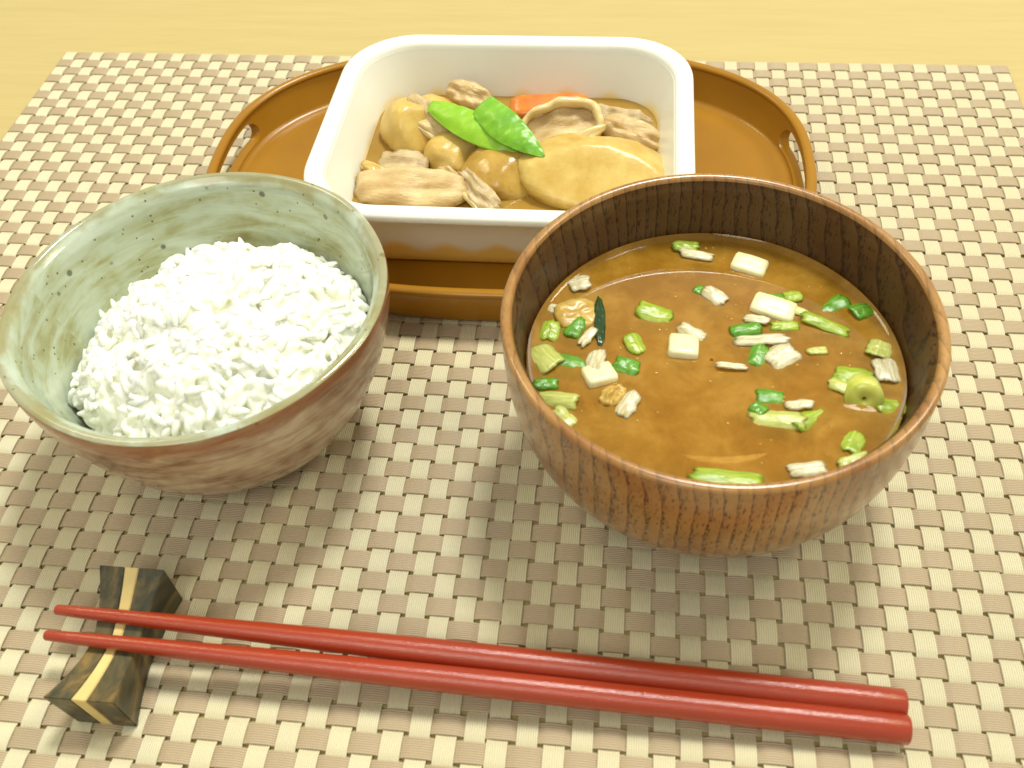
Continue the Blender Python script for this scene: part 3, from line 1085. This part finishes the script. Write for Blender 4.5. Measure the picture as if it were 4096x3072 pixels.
for i, (x, y, L, W, turn, kind, curl, tilt, lab) in enumerate(PIECES):
    a, b = L * S2M / 2 * 0.96, W * S2M / 2 * 1.08
    V, F = slab(a, b, 0.0007, i * 1.7 + 0.3, ex=5.0, rag=0.20, wr=0.00025, curl=R(curl) * 0.8 / (2 * b), nr=5, nt=32)
    p = zs(x, y)
    dx, dy = p.x - 0.08305, p.y + 0.22336
    rad = math.hypot(dx, dy)
    if rad > SR - 0.003:
        p.x, p.y = 0.08305 + dx * (SR - 0.003) / rad, -0.22336 + dy * (SR - 0.003) / rad
    p.z = SZ + 0.0010 - 0.07 * b * (curl / 90) - (0.0006 if i % 5 == 3 or 'sunk' in lab or 'dull' in lab else 0)
    thing('scallion_piece', V, F, M['leek_' + kind], p, (R(tilt * math.sin(i * 2.1)), R(tilt * math.cos(i * 1.3)), R(-turn)), lab, 'scallion', SG)
# yellow ring: a short length of stalk
V, F = lathe([(0.0016, -0.0042), (0.0048, -0.0042), (0.0051, -0.0034), (0.0051, 0.0034), (0.0048, 0.0042), (0.0016, 0.0040), (0.0006, 0.0036), (0.0006, -0.0038), (0.0016, -0.0042)], 28, 0.0004, 2.0)
thing('scallion_piece', V, F, M['leek_ring'], zs(1515, 955, SZ - 0.0006), (R(58), R(20), R(-20)), 'yellow lime scallion ring standing in the soup at the right', 'scallion', SG)


V, F = [], []
for i in range(70):
    rad, a = SR * 0.93 * math.sqrt(rng.random()), rng.uniform(0, 6.283)
    r = rng.choice((0.00018, 0.00024, 0.0003, 0.00042))
    v0, f0 = lathe([(r * math.cos(t), SZ + r * 0.7 * math.sin(t)) for t in (-0.6, -0.1, 0.4, 0.9, 1.4, 1.55)], 10)
    k0 = len(V)
    V += [(x + rad * math.cos(a), y + rad * math.sin(a), z) for x, y, z in v0]
    F += [tuple(q + k0 for q in f) for f in f0]
o = link('broth_bubbles', make_mesh('broth_bubbles', V, F, M['bubble']), soup)
o['kind'] = 'stuff'


# tofu and other soup pieces
def cube_vf(sx, sy, sz, seed):
    return blob((sx / 2, sy / 2, sz / 2), seed, 0.025, 9.0, 32, 20)


TG = 'tofu cubes floating in the miso soup'
for x, y, sx, sy, rz, rx, lab in [
    (1066, 470, 0.0106, 0.0070, -20, 4, 'farthest tofu cube, split by a fine crack, near the back of the soup'),
    (1160, 636, 0.0128, 0.0076, -20, 5, 'largest tofu block among scallions at the right of the soup'),
    (810, 790, 0.0086, 0.0088, -3, -8, 'middle tofu cube floating alone near the centre of the soup'),
    (485, 900, 0.0090, 0.0076, 24, -6, 'left tofu cube beside the white scallion slip'),
]:
    V, F = cube_vf(sx, sy, 0.0075, x * 0.01)
    thing('tofu_cube', V, F, M['tofu'], zs(x, y, SZ - 0.0020), (R(rx), R(3), R(rz)), lab, 'tofu', TG)
V, F = slab(0.0070, 0.0060, 0.0024, 1.0, ex=2.4, rag=0.1, wr=0.0005)
thing('fried_tofu', V, F, M['friedtofu'], zs(402, 640, SZ - 0.0002), (R(4), R(5), R(20)), 'amber fried tofu piece under the bright green scallion fold', 'fried tofu', 'fried tofu pieces in the soup')
V, F = slab(0.0046, 0.0032, 0.0026, 2.0, ex=2.4, rag=0.1, wr=0.0012)
thing('fried_tofu', V, F, M['friedtofu'], zs(540, 958, SZ - 0.0002), (R(4), R(5), R(60)), 'narrow amber fried tofu piece between left tofu and white scallion slip', 'fried tofu', 'fried tofu pieces in the soup')
V, F = slab(0.0102, 0.0018, 0.0014, 3.0, ex=2.2, rag=0.12, wr=0.0002, nt=50)
thing('seaweed_strip', V, F, M['wakame'], zs(488, 672, SZ - 0.0001), (R(10), 0, R(94)), 'dark green seaweed strip edge at the left of the soup', 'seaweed')

# ------------------------------------------------------------------ chopstick rest
RT = empty('chopstick_rest', (-0.0742, -0.3050, 0.0))
tag(RT, 'waisted dark wood chopstick rest with a pale centre stripe', 'chopstick rest')
HL = 0.0192


def rest_piece(x0, x1, inset=0.0, seed=0.0):
    """x0, x1: fractions of the half width; the block is waisted and its top dips in the middle"""
    rings = []
    n = 28
    for i in range(n + 1):
        v = -1 + 2 * i / n
        y = v * HL
        wt = 0.0066 + 0.0030 * abs(v) ** 1.7 - inset
        wb = 0.0060 + 0.0024 * abs(v) ** 1.7 - inset
        zt = 0.0098 + 0.0066 * abs(v) ** 1.5
        sh = -0.0008
        ring = [(x0 * wb + 0.0008, y * 0.985, 0.0), (x1 * wb + 0.0008, y * 0.985, 0.0), (x1 * wt + sh, y, zt), (x0 * wt + sh, y, zt)]
        rings.append(ring)
    V, F = loft(rings, True, True, True)
    return V, F


for x0, x1, nm, m in ((-1, -0.215, 'wood_block', 'ebony'), (-0.21, 0.21, 'inlay_stripe', 'inlay'), (0.215, 1, 'wood_block', 'ebony')):
    V, F = rest_piece(x0, x1)
    me = make_mesh(nm, V, F, M[m], True, 30)
    bm = bmesh.new()
    bm.from_mesh(me)
    ed = [e for e in bm.edges if len(e.link_faces) == 2 and e.calc_face_angle(0) > R(40)]
    bmesh.ops.bevel(bm, geom=ed, offset=0.00022, segments=2, affect='EDGES', clamp_overlap=True)
    bm.to_mesh(me)
    bm.free()
    me.shade_smooth()
    me.set_sharp_from_angle(angle=R(35))
    link(nm, me, RT)


# ------------------------------------------------------------------ chopsticks
def chopstick(tip, end, label):
    tip, end = Vector(tip), Vector(end)
    d = end - tip
    L = d.length
    prof = [(0.0006, 0.0), (0.0012, 0.00012), (0.00145, 0.0006)]
    for i in range(1, 31):
        u = i / 30
        r = 0.00145 + 0.0019 * (1 - (1 - min(1, u / 0.55)) ** 1.7) + 0.00045 * u
        prof.append((r, u * L - 0.0004 if i == 30 else u * L))
    prof += [(prof[-1][0] - 0.0003, L), (0.0004, L)]
    V, F = lathe(prof, 28)
    o = link('chopstick', make_mesh('chopstick', V, F, M['red'], True, 50))
    o.location = tip
    o.rotation_euler = d.to_track_quat('Z', 'X').to_euler()
    return tag(o, label, 'chopstick', 'pair of red chopsticks')


chopstick(at(222, 2438, 0.0126), at(3617, 2816, 0.0041), 'red lacquered chopstick of the pair, the one nearer the bowls')
chopstick(at(180, 2540, 0.0126), at(3632, 2919, 0.0041), 'red lacquered chopstick of the pair, the one nearer the viewer')
